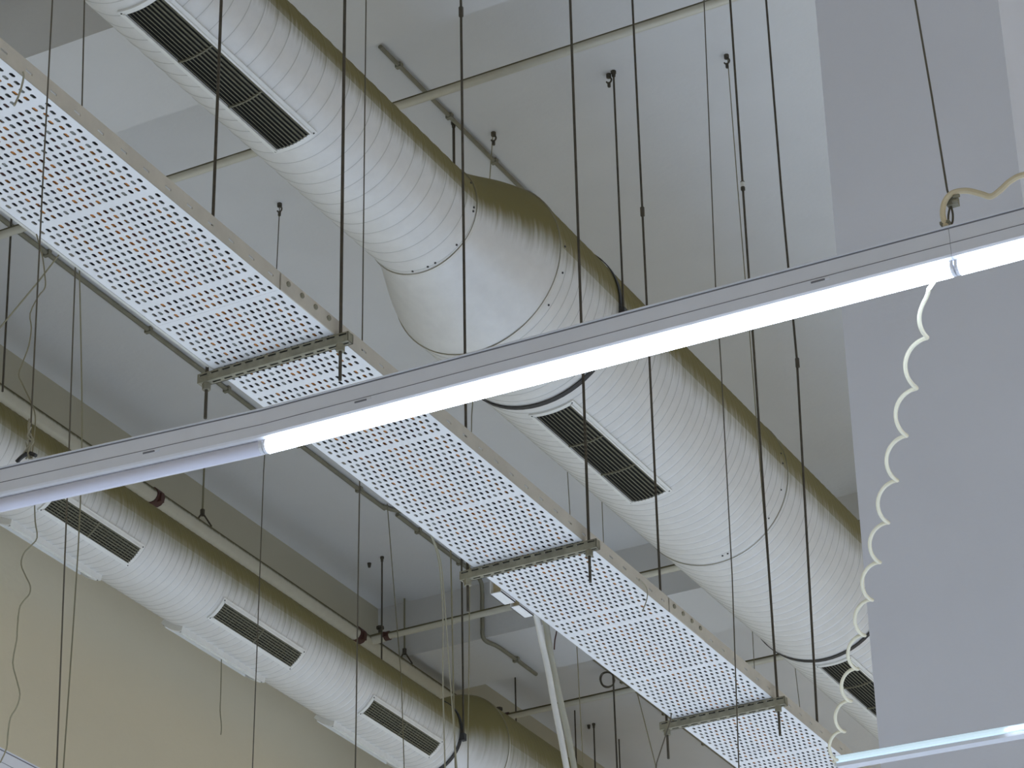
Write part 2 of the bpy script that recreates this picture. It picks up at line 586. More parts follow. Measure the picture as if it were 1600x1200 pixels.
def plate(y0, y1):
    mb = MB()
    hx, hy, ch = 0.0050, 0.0110, 0.0036
    y, row = y0, 0
    zt = TZ + 0.002

    def quad(xa, xb, ya, yb):
        mb.add([(xa, ya, TZ), (xb, ya, TZ), (xb, yb, TZ), (xa, yb, TZ)], [(0, 3, 2, 1)])
    while True:
        if row % 14 == 0:
            gap = 0.016
            quad(TX0, TX1, y, min(y + gap, y1)); y += gap
        if y + PY > y1:
            quad(TX0, TX1, y, y1); break
        n = 19 if row % 2 == 0 else 18
        xs = (TX0 + TX1) / 2 - n * PX / 2
        quad(TX0, xs, y, y + PY); quad(xs + n * PX, TX1, y, y + PY)
        for i in range(n):
            xa, xb = xs + i * PX, xs + (i + 1) * PX
            cx, cy = (xa + xb) / 2, y + PY / 2
            v = [(xa, y, TZ), (xb, y, TZ), (xb, y + PY, TZ), (xa, y + PY, TZ)]
            oc = [(-hx + ch, -hy), (hx - ch, -hy), (hx, -hy + ch), (hx, hy - ch), (hx - ch, hy), (-hx + ch, hy), (-hx, hy - ch), (-hx, -hy + ch)]
            v += [(cx + a, cy + b, TZ) for a, b in oc] + [(cx + a, cy + b, zt) for a, b in oc]
            f = [(0, 4, 5, 1), (1, 6, 7, 2), (2, 8, 9, 3), (3, 10, 11, 0), (1, 5, 6), (2, 7, 8), (3, 9, 10), (0, 11, 4)]
            f += [(4 + k, 12 + k, 12 + (k + 1) % 8, 4 + (k + 1) % 8) for k in range(8)]
            mb.add(v, f)
        y += PY; row += 1
    me = bpy.data.meshes.new('plate')
    me.from_pydata(mb.v, [], mb.f)
    return link('plate', me, M_TRAY, tray)


def rail(x, y0, y1, s, holes=True):
    """upright tray side with a row of slots; s = which way is outward"""
    mb = MB()
    z0, z1 = TZ, TZ + 0.056
    p, hl, hh = 0.105, 0.014, 0.0035
    zc = TZ + 0.027
    y = y0
    xo = x + s * 0.0015
    while y < y1 - 1e-6:
        ye = min(y + p, y1)
        yc = (y + ye) / 2
        l = min(hl, (ye - y) * 0.3)
        v = [(xo, y, z0), (xo, ye, z0), (xo, ye, z1), (xo, y, z1), (xo, yc - l, zc - hh), (xo, yc + l, zc - hh), (xo, yc + l, zc + hh), (xo, yc - l, zc + hh)]
        f = [(0, 1, 5, 4), (1, 2, 6, 5), (2, 3, 7, 6), (3, 0, 4, 7)]
        v2 = [(a - s * 0.003, b, c) for a, b, c in v]
        mb.add(v, f); mb.add(v2, f)
        mb.add([v[k] for k in range(4, 8)] + [v2[k] for k in range(4, 8)], [(k, (k + 1) % 4, 4 + (k + 1) % 4, 4 + k) for k in range(4)])
        y = ye
    mb.box((min(x - s * 0.012, xo), y0, z1), (max(x - s * 0.012, xo), y1, z1 + 0.0025))
    o = mb.build('side_rail', M_RAIL, tray)
    return o


for a, b in zip(SECT[:-1], SECT[1:]):
    plate(a, b - 0.0004)
    rail(TX1, a, b - 0.002, 1)
    rail(TX0, a, b - 0.002, -1)
for ys in (5.94, 8.56):
    mb = MB(); mb.box((TX1 + 0.0015, ys, TZ - 0.0015), (TX1 + 0.005, ys + 0.30, TZ + 0.054))
    sp = mb.build('splice_plate', M_RAIL, tray)
    for i in range(4):
        yy = ys + 0.035 + i * 0.075
        mb = MB(); mb.tube([(TX1 + 0.004, yy, TZ + 0.034), (TX1 + 0.011, yy, TZ + 0.034)], 0.0085, 6)
        mb.build('bolt', M_STRUT, sp)
mb = MB()
pth = [at(x, y, 'X', TX1 + 0.008) for x, y in ((36, 112), (37, 120), (33, 138), (27, 155), (22, 165))]
mb.tube(smooth_path(pth), 0.0028, 6); tag(mb.build('cable_tie', M_CORD, None, True), 'loose pale tie hanging from the tray side, far upper left', 'cable tie')
pth = [at(x, y, 'X', TX1 + 0.01) for x, y in ((999, 905), (1010, 918), (1011, 935), (1004, 955))]
mb = MB(); mb.tube(smooth_path(pth), 0.0022, 6); tag(mb.build('cable_tie', M_CORD, None, True), 'loose pale tie curling off the tray side, below the second bracket', 'cable tie')

# cables lying in the tray
rng = random.Random(4)
kinds = ['black', 'grey', 'black', 'orange', 'red-brown', 'black', 'grey', 'black', 'black', 'orange', 'orange', 'red-brown', 'orange', 'grey', 'black', 'black', 'red-brown', 'grey', 'black', 'orange', 'grey', 'black']
nC = len(kinds)
for i, kc in enumerate(kinds):
    r = rng.uniform(0.0072, 0.0079)
    x0 = TX0 + 0.02 + (TX1 - TX0 - 0.04) * (i + 0.5) / nC
    pts = []
    ph = rng.uniform(0, 6.3)
    for k in range(28):
        y = 3.4 + k * 0.29
        pts.append((x0 + 0.0008 * math.sin(y * 1.7 + i * 0.25), y, TZ + r + 0.0035))
    mb = MB(); mb.tube(pts, r, 7)
    tag(mb.build('cable', M_CABLES[kc], None, True), kc + ' cable lying in the perforated tray, seen through its slots', 'cable', kc + ' cables in the tray')


# trapeze brackets
def strut(mb, x0, x1, y, z0, dy, dz):
    """slotted channel along X, open side up"""
    t = 0.003
    sl, sp = 0.014, 0.040
    y0, y1 = y, y + dy
    n = max(1, int((x1 - x0) / sp))
    p = (x1 - x0) / n
    for k in range(n):
        xa, xb = x0 + k * p, x0 + (k + 1) * p
        xc = (xa + xb) / 2
        # underside with a slot
        yc = (y0 + y1) / 2
        v = [(xa, y0, z0), (xb, y0, z0), (xb, y1, z0), (xa, y1, z0), (xc - sl, yc - .004, z0), (xc + sl, yc - .004, z0), (xc + sl, yc + .004, z0), (xc - sl, yc + .004, z0)]
        f = [(0, 1, 5, 4), (1, 2, 6, 5), (2, 3, 7, 6), (3, 0, 4, 7)]
        mb.add(v, f, 0)
        mb.add([(q[0], q[1], q[2] + t) for q in v[4:]] + v[4:], [(0, 1, 2, 3)], 1)
        # front web with a shallow slot near its top
        zc = z0 + dz * 0.80
        v = [(xa, y0, z0), (xb, y0, z0), (xb, y0, z0 + dz), (xa, y0, z0 + dz), (xc - sl, y0, zc - .003), (xc + sl, y0, zc - .003), (xc + sl, y0, zc + .003), (xc - sl, y0, zc + .003)]
        mb.add(v, f, 0)
        mb.add([(q[0], q[1] + t, q[2]) for q in v[4:]], [(0, 1, 2, 3)], 1)
    mb.box((x0, y1 - t, z0), (x1, y1, z0 + dz))
    mb.box((x0, y0, z0 + dz), (x1, y0 + 0.008, z0 + dz + 0.001))
    mb.box((x0, y1 - 0.008, z0 + dz), (x1, y1, z0 + dz + 0.001))
    mb.box((x1 - 0.002, y0, z0), (x1, y1, z0 + dz))


def nut(h, x, y, z0, z1, r=0.013):
    mb = MB(); mb.tube([(x, y, z0), (x, y, z1)], r, 6); mb.build('nut', M_STRUT, h)


def bracket(yL, yR, label, couplers=(), low=0.12, sleeve=False):
    h = empty('tray_bracket', (-4.06, (yL + yR) / 2, TZ - 0.04), label, 'bracket', 'trapeze brackets under the tray')
    xl, xr = -4.305, -3.832
    dz = 0.031
    z0 = TZ - dz - 0.0055
    y = (yL + yR) / 2
    mb = MB(); strut(mb, xl - 0.025, xr + 0.035, y - 0.014, z0, 0.028, dz); mb.build('strut', [M_STRUT, M_SLOT], h)
    for x, key in ((xl, 'L'), (xr, 'R')):
        mb = MB(); mb.tube([(x, y, z0 - low), (x, y, CEIL)], 0.0052, 8)
        rod = mb.build('rod', M_ROD, h, True)
        nut(h, x, y, z0 - 0.022, z0)
        for kk, zz in couplers:
            if kk == key:
                mb = MB(); mb.tube([(x, y, zz - 0.022), (x, y, zz + 0.022)], 0.0095, 6); mb.build('coupler', M_ROD, rod)
                if sleeve and kk == 'R':
                    mb = MB(); mb.tube([(x, y, zz - 0.006), (x, y, zz + 0.016)], 0.0105, 8); mb.build('sleeve', M_COND_W, rod)['label'] = 'white tape sleeve'
    return h


def zat(px, py, X):
    return at(px, py, 'X', X).z


bracket(6.25, 6.25, 'slotted steel bracket under the tray, the one just above the light')
bracket(7.885, 7.885, 'slotted steel bracket under the tray, first one below the light', (('L', zat(717, 15, -4.305)),))
bracket(9.50, 9.50, 'slotted steel bracket under the tray, nearest the bottom of the picture', (('L', zat(1003, 330, -4.305)), ('R', zat(1154, 283, -3.832))), sleeve=True)

# ------------------------------------------------------------------ light battens
def batten(name_label, x0, x1, y, z, lit, yaw=0.0, group='tube light battens'):
    """tube light: folded steel housing above, one tube below; x0..x1 before yaw about its middle"""
    L = x1 - x0
    h = empty('tube_light', ((x0 + x1) / 2, y, z), name_label, 'light', group)
    prof = [(-0.016, 0.044), (-0.016, -0.005), (-0.0145, -0.009), (-0.011, -0.012), (0.011, -0.012), (0.0145, -0.009), (0.016, -0.005), (0.016, 0.044)]
    mb = MB()
    mb.prism([(q[0], q[1]) for q in prof], 'X', -L / 2 + 0.0003, L / 2 - 0.0003)
    mb.box((-L / 2 + .0003, -0.018, 0.0435), (L / 2 - .0003, 0.018, 0.046))
    hs = mb.build('housing', M_BATTEN, None); hs.parent = h
    mb = MB()
    mb.box((-L / 2 + .0003, -0.0165, 0.0405), (L / 2 - .0003, -0.0155, 0.0430))
    mb.box((-L / 2 + .0003, -0.0164, 0.0138), (L / 2 - .0003, -0.0155, 0.0150))
    g = mb.build('groove', M_GROOVE, None); g.parent = h
    mb = MB()
    mb.tube([(-L / 2 + 0.007, 0, -0.0225), (L / 2 - 0.007, 0, -0.0225)], 0.013, 16)
    t = mb.build('tube', M_TUBE_ON if lit else M_TUBE_OFF, None, True, 60); t.parent = h
    if lit: t['label'] = 'glowing cool white tube'
    for s in (-1, 1):
        mb = MB()
        e = s * (L / 2 - 0.005)
        mb.tube([(e - 0.004, 0, -0.0225), (e + 0.004, 0, -0.0225)], 0.0125, 14)
        mb.box((e - 0.004, -0.010, -0.020), (e + 0.004, 0.010, -0.006))
        q = mb.build('lamp_holder', M_BATTEN, None); q.parent = h
    for t_ in (0.165, 0.83):
        xx = -L / 2 + L * t_
        mb = MB()
        mb.box((xx - 0.020, -0.0170, 0.0075), (xx + 0.004, -0.0150, 0.0105), 0)
        mb.box((xx + 0.004, -0.0175, 0.0075), (xx + 0.012, -0.0150, 0.0120), 1)
        q = mb.build('clip', [M_GROOVE, M_BATTEN], None); q.parent = h
    h.rotation_euler.z = yaw
    return h


LY = math.atan2(0.03, 1.23)
zL = 2.3 + CAM_H
pa = at(408, 640, 'Z', zL + 0.044); pb = at(1482, 355, 'Z', zL + 0.044)
dx = (pb - pa)
yawL = math.atan2(dx.y, dx.x)
nrm = Vector((-math.sin(yawL), math.cos(yawL), 0))
ax = Vector((math.cos(yawL), math.sin(yawL), 0))
LEN = dx.length


def main_batten(k, label, lit, yaw=0.0):
    a2 = Vector((math.cos(yawL + yaw), math.sin(yawL + yaw), 0))
    c = pa + nrm * 0.016 + (a2 * (-LEN / 2) if k < 0 else ax * (LEN * (k + 0.5)))
    b = batten(label, -LEN / 2, LEN / 2, 0, 0, lit)
    b.location = (c.x, c.y, zL)
    b.rotation_euler.z = yawL + yaw
    return b


b0 = main_batten(-1, 'unlit left tube light of the hanging row, under the cluster of thin wires', False, 0.066)
b1 = main_batten(0, 'glowing middle tube light of the hanging row, crossing in front of both ducts', True)
b2 = main_batten(1, 'glowing right tube light of the hanging row, under the beige cord loop', True)
# second row, lower right: a slim batten
pc, pe = at(1304, 1181, 'Z', zL + 0.016), at(1600, 1129, 'Z', zL + 0.016)
dc = (pe - pc).normalized()
h = empty('tube_light', pc + dc * 0.3, 'slim pale cyan strip light at the bottom right in front of the column', 'light', 'tube light battens')
yc_ = math.atan2(dc.y, dc.x)
mb = MB(); mb.prism([(0.003, 0.0165), (0.003, -0.0005), (0.001, -0.0015), (0.001, -0.010), (0.027, -0.010), (0.027, 0.0165)], 'X', -0.3, 0.3)
o = mb.build('housing', M_BATTEN); o.parent = h
mb = MB(); mb.prism([(0.0028, 0.0155), (-0.002, 0.0135), (-0.0035, 0.0075), (-0.002, 0.0015), (0.0028, -0.0005)], 'X', -0.298, 0.298)
o = mb.build('diffuser', M_DIFF); o.parent = h
o['label'] = 'pale cyan diffuser, brightened by added emission'
mb = MB(); mb.tube([(0.094, -0.004, 0.0055), (0.29, -0.004, 0.0055)], 0.0022, 8)  # emissive sliver added for the bright white end of the strip
o = mb.build('bright_strip', M_TUBE_ON, None, True, 60); o.parent = h
for sx in (-1, 1):
    mb = MB(); mb.box((sx * 0.299 - 0.002, -0.004, -0.010), (sx * 0.299 + 0.002, 0.027, 0.0165))
    o = mb.build('end_cap', M_TRUNK); o.parent = h
h.location.z = zL
h.rotation_euler.z = yc_
# one running away, lower left corner
pd = at(0, 1166, 'Z', zL + 0.04)
b4 = batten('white tube light running away in the bottom left corner', -0.6, 0.6, 0, 0, False)
b4.location = (pd.x - 0.03, pd.y + 0.35, zL)
b4.rotation_euler.z = math.radians(90)


# ------------------------------------------------------------------ wires, rods and cords
def line(name, label, cat, pts, r, m, sub=1, n=6, group=None, to_ceiling=False, to_z=None):
    P = [at(*q) if isinstance(q[2], str) else Vector(q) for q in pts]
    if to_ceiling:
        d = P[0] - P[1]
        if d.z > 1e-6:
            P.insert(0, P[0] + d * ((CEIL - P[0].z) / d.z))
    if sub > 1:
        P = smooth_path(P, sub)
    mb = MB(); mb.tube(P, r, n)
    return tag(mb.build(name, m, None, True), label, cat, group)


# suspension of the hanging light row
h = empty('light_hanger', at(45, 700, 'Y', 3.6), 'dark wire with a frayed knot holding the left end of the light row', 'wire')
P = [at(82, 0, 'Y', 3.635), at(66, 300, 'Y', 3.635), at(47, 690, 'Y', 3.635)]
P.insert(0, P[0] + (P[0] - P[2]) * ((CEIL - P[0].z) / (P[0].z - P[2].z)))
mb = MB(); mb.tube(P, 0.0016, 6); mb.build('wire', M_WIRE, h, True)
mb = MB()
for i in range(5):
    q = [at(47 + dx_, yy, 'Y', 3.635 + 0.006 * math.sin(i * 2 + yy)) for dx_, yy in ((rng.uniform(-2, 2), 655 + i * 6), (rng.uniform(-6, 6), 672 + i * 4), (rng.uniform(-7, 8), 690), (rng.uniform(-8, 10), 703), (rng.uniform(-14, 8), 717))]
    mb.tube(smooth_path(q, 4), 0.0018, 5)
k_ = mb.build('knot', M_CORD, h, True); k_['label'] = 'pale frayed knot'
mb = MB(); mb.tube(smooth_path([at(x, y, 'Y', 3.635) for x, y in ((26, 722), (34, 714), (45, 708), (56, 712))], 3), 0.004, 6); mb.build('clip', M_STRAP, h)

h = empty('light_hanger', at(1481, 330, 'Y', 3.69), 'dark slanting wire with a wire clamp holding the light row on the right', 'wire')
P = [at(1430, 0, 'Y', 3.69), at(1456, 150, 'Y', 3.69), at(1480, 297, 'Y', 3.69), at(1487, 318, 'Y', 3.69)]
P.insert(0, P[0] + (P[0] - P[2]) * ((CEIL - P[0].z) / (P[0].z - P[2].z)))
mb = MB(); mb.tube(P, 0.0018, 6); mb.build('wire', M_WIRE, h, True)
mb = MB()
q = at(1488, 317, 'Y', 3.69)
mb.box((q.x - 0.008, q.y - 0.006, q.z - 0.006), (q.x + 0.010, q.y + 0.006, q.z + 0.008))
mb.tube([q + Vector((0.006, -0.01, 0.004)), q + Vector((0.016, -0.012, 0.002))], 0.003, 6)
mb.tube([q + Vector((0.004, -0.01, -0.004)), q + Vector((0.014, -0.012, -0.006))], 0.003, 6)
mb.build('wire_clamp', M_STRUT, h)
mb = MB(); mb.tube(smooth_path([at(x, y, 'Y', 3.69) for x, y in ((1485, 322), (1482, 336), (1483, 350), (1488, 348), (1489, 335), (1486, 322))], 3), 0.0018, 5); mb.build('wire_loop', M_WIRE, h, True)
q = at(1479, 351, 'Y', 3.69)
mb = MB(); mb.box((q.x - 0.008, q.y - 0.010, q.z - 0.003), (q.x + 0.008, q.y + 0.012, q.z + 0.002)); mb.build('clip', M_COND, h)

# coiled cord from row to row, and its loop on top
pA, pB = at(1451, 452, 'Y', 3.73), at(1300, 1192, 'Z', zL - 0.01)
turns, R_c = 12, 0.0134
N = turns * 20
axis_ = (pB - pA)
t_ = axis_.normalized()
u_ = t_.cross(Vector((0, 0, 1))).normalized()
w_ = u_.cross(t_)
pts = []
for i in range(N + 1):
    s = i / N
    a = 2 * PI * turns * s + 0.6
    k = min(1, s * 14, (1 - s) * 30 + 0.3)
    pts.append(pA + axis_ * s + (u_ * math.cos(a) + w_ * math.sin(a)) * R_c * k)
pts = smooth_path([at(1480, 372, 'Y', 3.74), at(1474, 405, 'Y', 3.74), at(1462, 435, 'Y', 3.735), pts[0]], 4) + pts[1:]
mb = MB(); mb.tube(pts, 0.0037, 8)
coil = tag(mb.build('coiled_cord', M_COIL, None, True), 'cream coiled cord running from the glowing light row down to the lower right light', 'cord')
P = [at(x, y, 'Y', yy) for x, y, yy in ((1478, 353, 3.685), (1473, 335, 3.68), (1476, 316, 3.68), (1488, 302, 3.68), (1510, 298, 3.69), (1533, 303, 3.69), (1548, 307, 3.69), (1562, 298, 3.69), (1580, 282, 3.69), (1605, 272, 3.69), (1680, 262, 3.69))]
mb = MB(); mb.tube(smooth_path(P, 5), 0.0048, 8); tag(mb.build('power_cord', M_LOOP, None, True), 'beige power cord looping on top of the light row at the right', 'cord')

TH = 0.0023
GW = 'thin wires hanging beside the tray'
line('hanging_wire', 'thin dark wire dropping behind the tray side at far upper left', 'wire', [(132, 0, 'X', -4.2), (128, 172, 'X', -4.2), ], 0.0022, M_WIRE, to_ceiling=True)
line('hanging_wire', 'left of two thin wires tied to the tray edge at far left', 'wire', [(118, 412, 'X', -4.30), (114, 520, 'X', -4.30), (108, 700, 'X', -4.30), (88, 1215, 'X', -4.30)], 0.0022, M_WIRE)
line('hanging_wire', 'right of two thin wires tied to the tray edge at far left', 'wire', [(124, 419, 'X', -4.30), (127, 560, 'X', -4.30), (128, 690, 'X', -4.30), (122, 860, 'X', -4.30), (98, 1215, 'X', -4.30)], 0.0020, M_WIRE_G, 3)
line('hanging_wire', 'thin wire from a ceiling hook above the tray, passing left of the glowing tube', 'wire', [(437, 322, 'Y', 10.57), (432, 425, 'Y', 10.57), (412, 735, 'Y', 10.57), (394, 1215, 'Y', 10.57)], 0.0026, M_WIRE)
line('hanging_wire', 'thin wire crossing the narrow duct and the wall duct, left of the reducer', 'wire', [(572, 0, 'X', -4.55), (566, 533, 'X', -4.55), (562, 747, 'X', -4.55), (555, 1215, 'X', -4.55)], 0.0024, M_WIRE, to_ceiling=True)
line('hanging_wire', 'thin olive wire slanting over the third wall grille', 'wire', [(605, 787, 'Z', CEIL - 0.05), (614, 900, 'X', -8.02), (627, 1060, 'X', -7.78), (632, 1215, 'X', -7.6)], 0.0030, M_WIRE_G)
line('loose_cord', 'pale cord curving down from a knot on the tray edge, left strand', 'cord', [(663, 815, 'X', -4.28), (674, 838, 'X', -4.32), (686, 880, 'X', -4.33), (692, 960, 'X', -4.33), (692, 1070, 'X', -4.33), (696, 1215, 'X', -4.33)], 0.0026, M_CORD, 4)
line('loose_cord', 'pale cord curving down from a knot on the tray edge, right strand', 'cord', [(665, 816, 'X', -4.30), (677, 842, 'X', -4.36), (689, 880, 'X', -4.38), (696, 960, 'X', -4.38), (704, 1070, 'X', -4.38), (715, 1215, 'X', -4.38)], 0.0024, M_CORD, 4)
line('hanging_wire', 'olive wire dropping behind the tray, left of the thick black rod', 'wire', [(704, 845, 'X', -4.40), (707, 1000, 'X', -4.40), (709, 1100, 'X', -4.40), (712, 1215, 'X', -4.40)], 0.0026, M_WIRE_G)
line('hanging_wire', 'thin wire from a ceiling hook beside the reducer, reappearing right of the thick black rod', 'wire', [(770, 210, 'Z', CEIL - 0.005), (765, 282, 'X', -5.72), (737, 650, 'X', -5.95), (734, 900, 'X', -6.1), (731, 1215, 'X', -6.2)], 0.0026, M_WIRE_G)
line('hanging_wire', 'thin wire emerging under the middle grille, left of two', 'wire', [(878, 600, 'X', -6.1), (886, 727, 'X', -6.1), (891, 810, 'X', -6.1), (901, 1002, 'X', -6.1), (912, 1215, 'X', -6.1)], 0.0024, M_WIRE_G, to_ceiling=True)
line('hanging_wire', 'thin wire emerging under the middle grille, right of two', 'wire', [(934, 660, 'X', -6.1), (940, 770, 'X', -6.1), (943, 850, 'X', -6.1)], 0.0024, M_WIRE_G, to_ceiling=True)
line('hanging_wire', 'thin wire crossing the wide duct and in front of the lower tray', 'wire', [(1100, 0, 'X', -3.4), (1118, 445, 'X', -3.4), (1126, 560, 'X', -3.4), (1144, 900, 'X', -3.4), (1155, 1215, 'X', -3.4)], 0.0022, M_WIRE, to_ceiling=True)
line('hanging_wire', 'thin wire from a ceiling hook running close beside a tray rod', 'wire', [(1137, 92, 'Y', 10.52), (1152, 285, 'Y', 10.52), (1172, 530, 'Y', 10.52), (1209, 1000, 'Y', 10.52), (1214, 1080, 'Y', 10.52)], 0.0024, M_WIRE_G)
line('hanging_wire', 'short thin wire between wide duct and tray, left of the third bracket rod', 'wire', [(1170, 900, 'X', -6.1), (1175, 975, 'X', -6.1), (1179, 1050, 'X', -6.1)], 0.0024, M_WIRE_G, to_ceiling=True)
line('hanging_wire', 'short thin wire between the last grille and the tray', 'wire', [(1235, 960, 'X', -6.1), (1241, 1032, 'X', -6.1), (1250, 1108, 'X', -6.1)], 0.0024, M_WIRE_G, to_ceiling=True)
rb = line('threaded_rod', 'black rod beside the column, dropping behind the lower tray side', 'rod', [(1197, 0, 'X', -3.90), (1221, 300, 'X', -3.90), (1245, 560, 'X', -3.90), (1277, 1131, 'X', -3.90)], 0.0052, M_ROD, to_ceiling=True)
q = at(1246, 567, 'X', -3.90)
mb = MB(); mb.tube([q - Vector((0, 0, 0.022)), q + Vector((0, 0, 0.022))], 0.0095, 6); mb.build('coupler', M_ROD, rb)
line('threaded_rod', 'black rod beside the left picture edge, reaching the wall duct', 'rod', [(18, 340, 'X', -7.97), (4, 612, 'X', -7.97)], 0.0055, M_ROD, to_ceiling=True)


def vrod(px, py, zlow, label, r=0.0055, head=True, X=None):
    p = at(px, py, 'X', X) if X else at(px, py, 'Z', CEIL)
    p.z = CEIL
    h = empty('threaded_rod', p, label, 'rod')
    mb = MB(); mb.tube([(p.x, p.y, zlow), (p.x, p.y, CEIL)], r, 6); mb.build('shaft', M_ROD, h, True)
    if head:
        mb = MB(); mb.tube([(p.x, p.y, CEIL - 0.035), (p.x, p.y, CEIL - 0.014)], r * 1.6, 6); mb.tube([(p.x, p.y, CEIL - 0.014), (p.x, p.y, CEIL)], r * 2.4, 8)
        mb.build('anchor_nut', M_ROD, h)


vrod(597, 870, 8.45, 'black rod anchored in the ceiling above the pipe tee')
vrod(805, 1058, 8.45, 'black rod anchored under the far bay, behind the third cross pipe', head=False)
vrod(898, 1110, 8.3, 'black rod right of the pale drop conduits, left of three', head=False)
vrod(928, 1142, 8.3, 'black rod right of the pale drop conduits, middle of three', X=-8.69)
vrod(967, 1155, 8.3, 'black rod right of the pale drop conduits, right of three', head=False)
line('threaded_rod', 'long black rod from the tray edge through the coil of wire', 'rod', [(957, 1035, 'X', -7.70), (965, 1215, 'X', -7.70)], 0.006, M_ROD, to_ceiling=True)

line('string', 'short frayed string hanging under the wall duct', 'string', [(346, 1025, 'X', -8.22), (345, 1080, 'X', -8.22), (344, 1110, 'X', -8.22), (346, 1135, 'X', -8.22), (345, 1148, 'X', -8.22)], 0.0028, M_WIRE_G, 3)
line('sling_wire', 'left leg of the V-shaped wire hanging under the third bracket', 'wire', [(990, 1070, 'Y', 9.52), (996, 1084, 'Y', 9.52), (1024, 1194, 'Y', 9.52), (1026, 1215, 'Y', 9.52)], 0.0022, M_WIRE_G)
line('sling_wire', 'right leg of the V-shaped wire hanging under the third bracket', 'wire', [(1049, 1112, 'Y', 9.44), (1048, 1125, 'Y', 9.44), (1026, 1192, 'Y', 9.52), (1024, 1215, 'Y', 9.52)], 0.0024, M_WIRE)
line('stay_wire', 'taut wire slanting from a knot on the tray to the left picture edge', 'wire', [(97, 392, 'X', -4.325), (60, 440, 'X', -4.42), (0, 512, 'X', -4.6), (-40, 560, 'X', -4.7)], 0.0026, M_WIRE_G)
line('wavy_cable', 'thin dark cable wavering down past the left end of the light row', 'cable', [
    (x, y, 'Y', 3.70) for x, y in ((57, 366), (62, 385), (67, 405), (71, 440), (69, 452), (60, 463), (47, 490), (49, 512), (45, 540), (36, 565), (29, 585), (35, 600), (50, 632), (55, 650), (54, 675), (50, 720), (52, 760), (54, 790), (55, 815), (58, 840), (48, 853), (37, 865), (33, 882), (40, 900), (47, 915), (46, 928), (36, 940), (30, 952), (27, 982), (26, 1000), (20, 1035), (26, 1062), (31, 1085), (26, 1105), (16, 1122), (12, 1150), (10, 1170), (0, 1192))], 0.0013, M_WIRE_G, 3)


def knot(px, py, X, label, m=M_WIRE_G, s=0.010):
    c = at(px, py, 'X', X)
    mb = MB()
    pts = []
    for i in range(26):
        a = i * 1.1
        pts.append(c + Vector((math.sin(a * 1.3) * s * 0.8, math.cos(a * 0.9) * s, math.sin(a) * s)))
    mb.tube(smooth_path(pts, 2), 0.002, 5)
    tag(mb.build('wire_knot', m, None, True), label, 'knot')


knot(96, 390, -4.285, 'knot of wire on the tray edge at far left')
knot(664, 816, -4.285, 'knot of pale cord on the lower tray edge, right of centre', M_CORD)


# ceiling hooks and anchors
def hook(px, py, label):
    p = at(px, py, 'Z', CEIL)
    h = empty('ceiling_hook', p, label, 'hook', 'hooks in the ceiling')
    mb = MB(); mb.tube([p, p - Vector((0, 0, 0.02))], 0.013, 8); mb.build('plate', M_ROD, h)
    a = [p + Vector((0.014 * math.sin(t), 0, -0.02 - 0.016 + 0.016 * math.cos(t))) for t in [x * 0.55 for x in range(0, 9)]]
    mb = MB(); mb.tube(a, 0.0045, 6); mb.build('hook_bend', M_ROD, h, True)
    mb = MB(); mb.tube([p - Vector((0, 0, 0.05)), p - Vector((0, 0, 0.075))], 0.008, 6); mb.build('ferrule', M_ROD, h)


hook(771, 207, 'ceiling hook right above the reducer')
hook(437, 318, 'ceiling hook between the tray and the narrow duct')
hook(1135, 86, 'ceiling hook beside a tray rod, upper right')
hook(951, 116, 'dark ceiling hook beside the wide duct hanger')
for x, y, lb in ((577, 880, 'dark anchor stub in the ceiling left of the black rod'), (920, 1133, 'dark anchor stub in the ceiling by three rods')):
    p = at(x, y, 'Z', CEIL)
    mb = MB(); mb.tube([p, p - Vector((0, 0, 0.03))], [0.014, 0.009], 8)
    tag(mb.build('anchor_stub', M_ROD), lb, 'anchor')

# ------------------------------------------------------------------ sprinkler pipes
PZ = 7.5 + CAM_H
XM = -8.785
sp_ = empty('sprinkler_pipe', (XM, 12, PZ), 'cream painted pipe above the wall duct with thin cross branches under the ceiling', 'pipe')
mb = MB(); mb.tube([(XM, 5, PZ), (XM, 23, PZ)], 0.045, 16); mb.build('main_pipe', M_PIPE, sp_, True)
for yb, zb in ((9.654, 0.15), (14.72, 0.012), (16.345, 0.012)):
    mb = MB(); mb.tube([(XM, yb, PZ + zb), (8, yb, PZ + zb)], 0.0235, 12); mb.build('branch_pipe', M_PIPE, sp_, True)
    mb = MB(); mb.tube([(XM, yb, PZ + 0.01), (XM, yb, PZ + zb)] if zb > 0.1 else [(XM + 0.02, yb, PZ + 0.01), (XM + 0.13, yb, PZ + zb)], 0.034, 12); mb.build('tee', M_PIPE, sp_, True)
for q, rr, axn in ((at(563, 991, 'X', XM + 0.02), 0.052, 'Y'), (at(603, 999, 'Y', 14.72), 0.031, 'X'), (at(247, 752, 'X', XM + 0.02), 0.052, 'Y'), (at(790, 1125, 'Y', 16.345), 0.031, 'X')):
    mb = MB()
    if axn == 'Y':
        mb.tube([(XM, q.y - 0.035, PZ), (XM, q.y + 0.035, PZ)], rr, 12)
        mb.box((XM + 0.03, q.y - 0.015, PZ - 0.045), (XM + 0.06, q.y + 0.015, PZ + 0.01))
    else:
        mb.tube([(q.x - 0.03, q.y, PZ + 0.012), (q.x + 0.03, q.y, PZ + 0.012)], rr, 12)
        mb.box((q.x - 0.012, q.y - 0.044, PZ - 0.005), (q.x + 0.012, q.y - 0.02, PZ + 0.025))
    mb.build('coupling', M_COUPLING, sp_, True)['label'] = 'dark red grooved coupling'
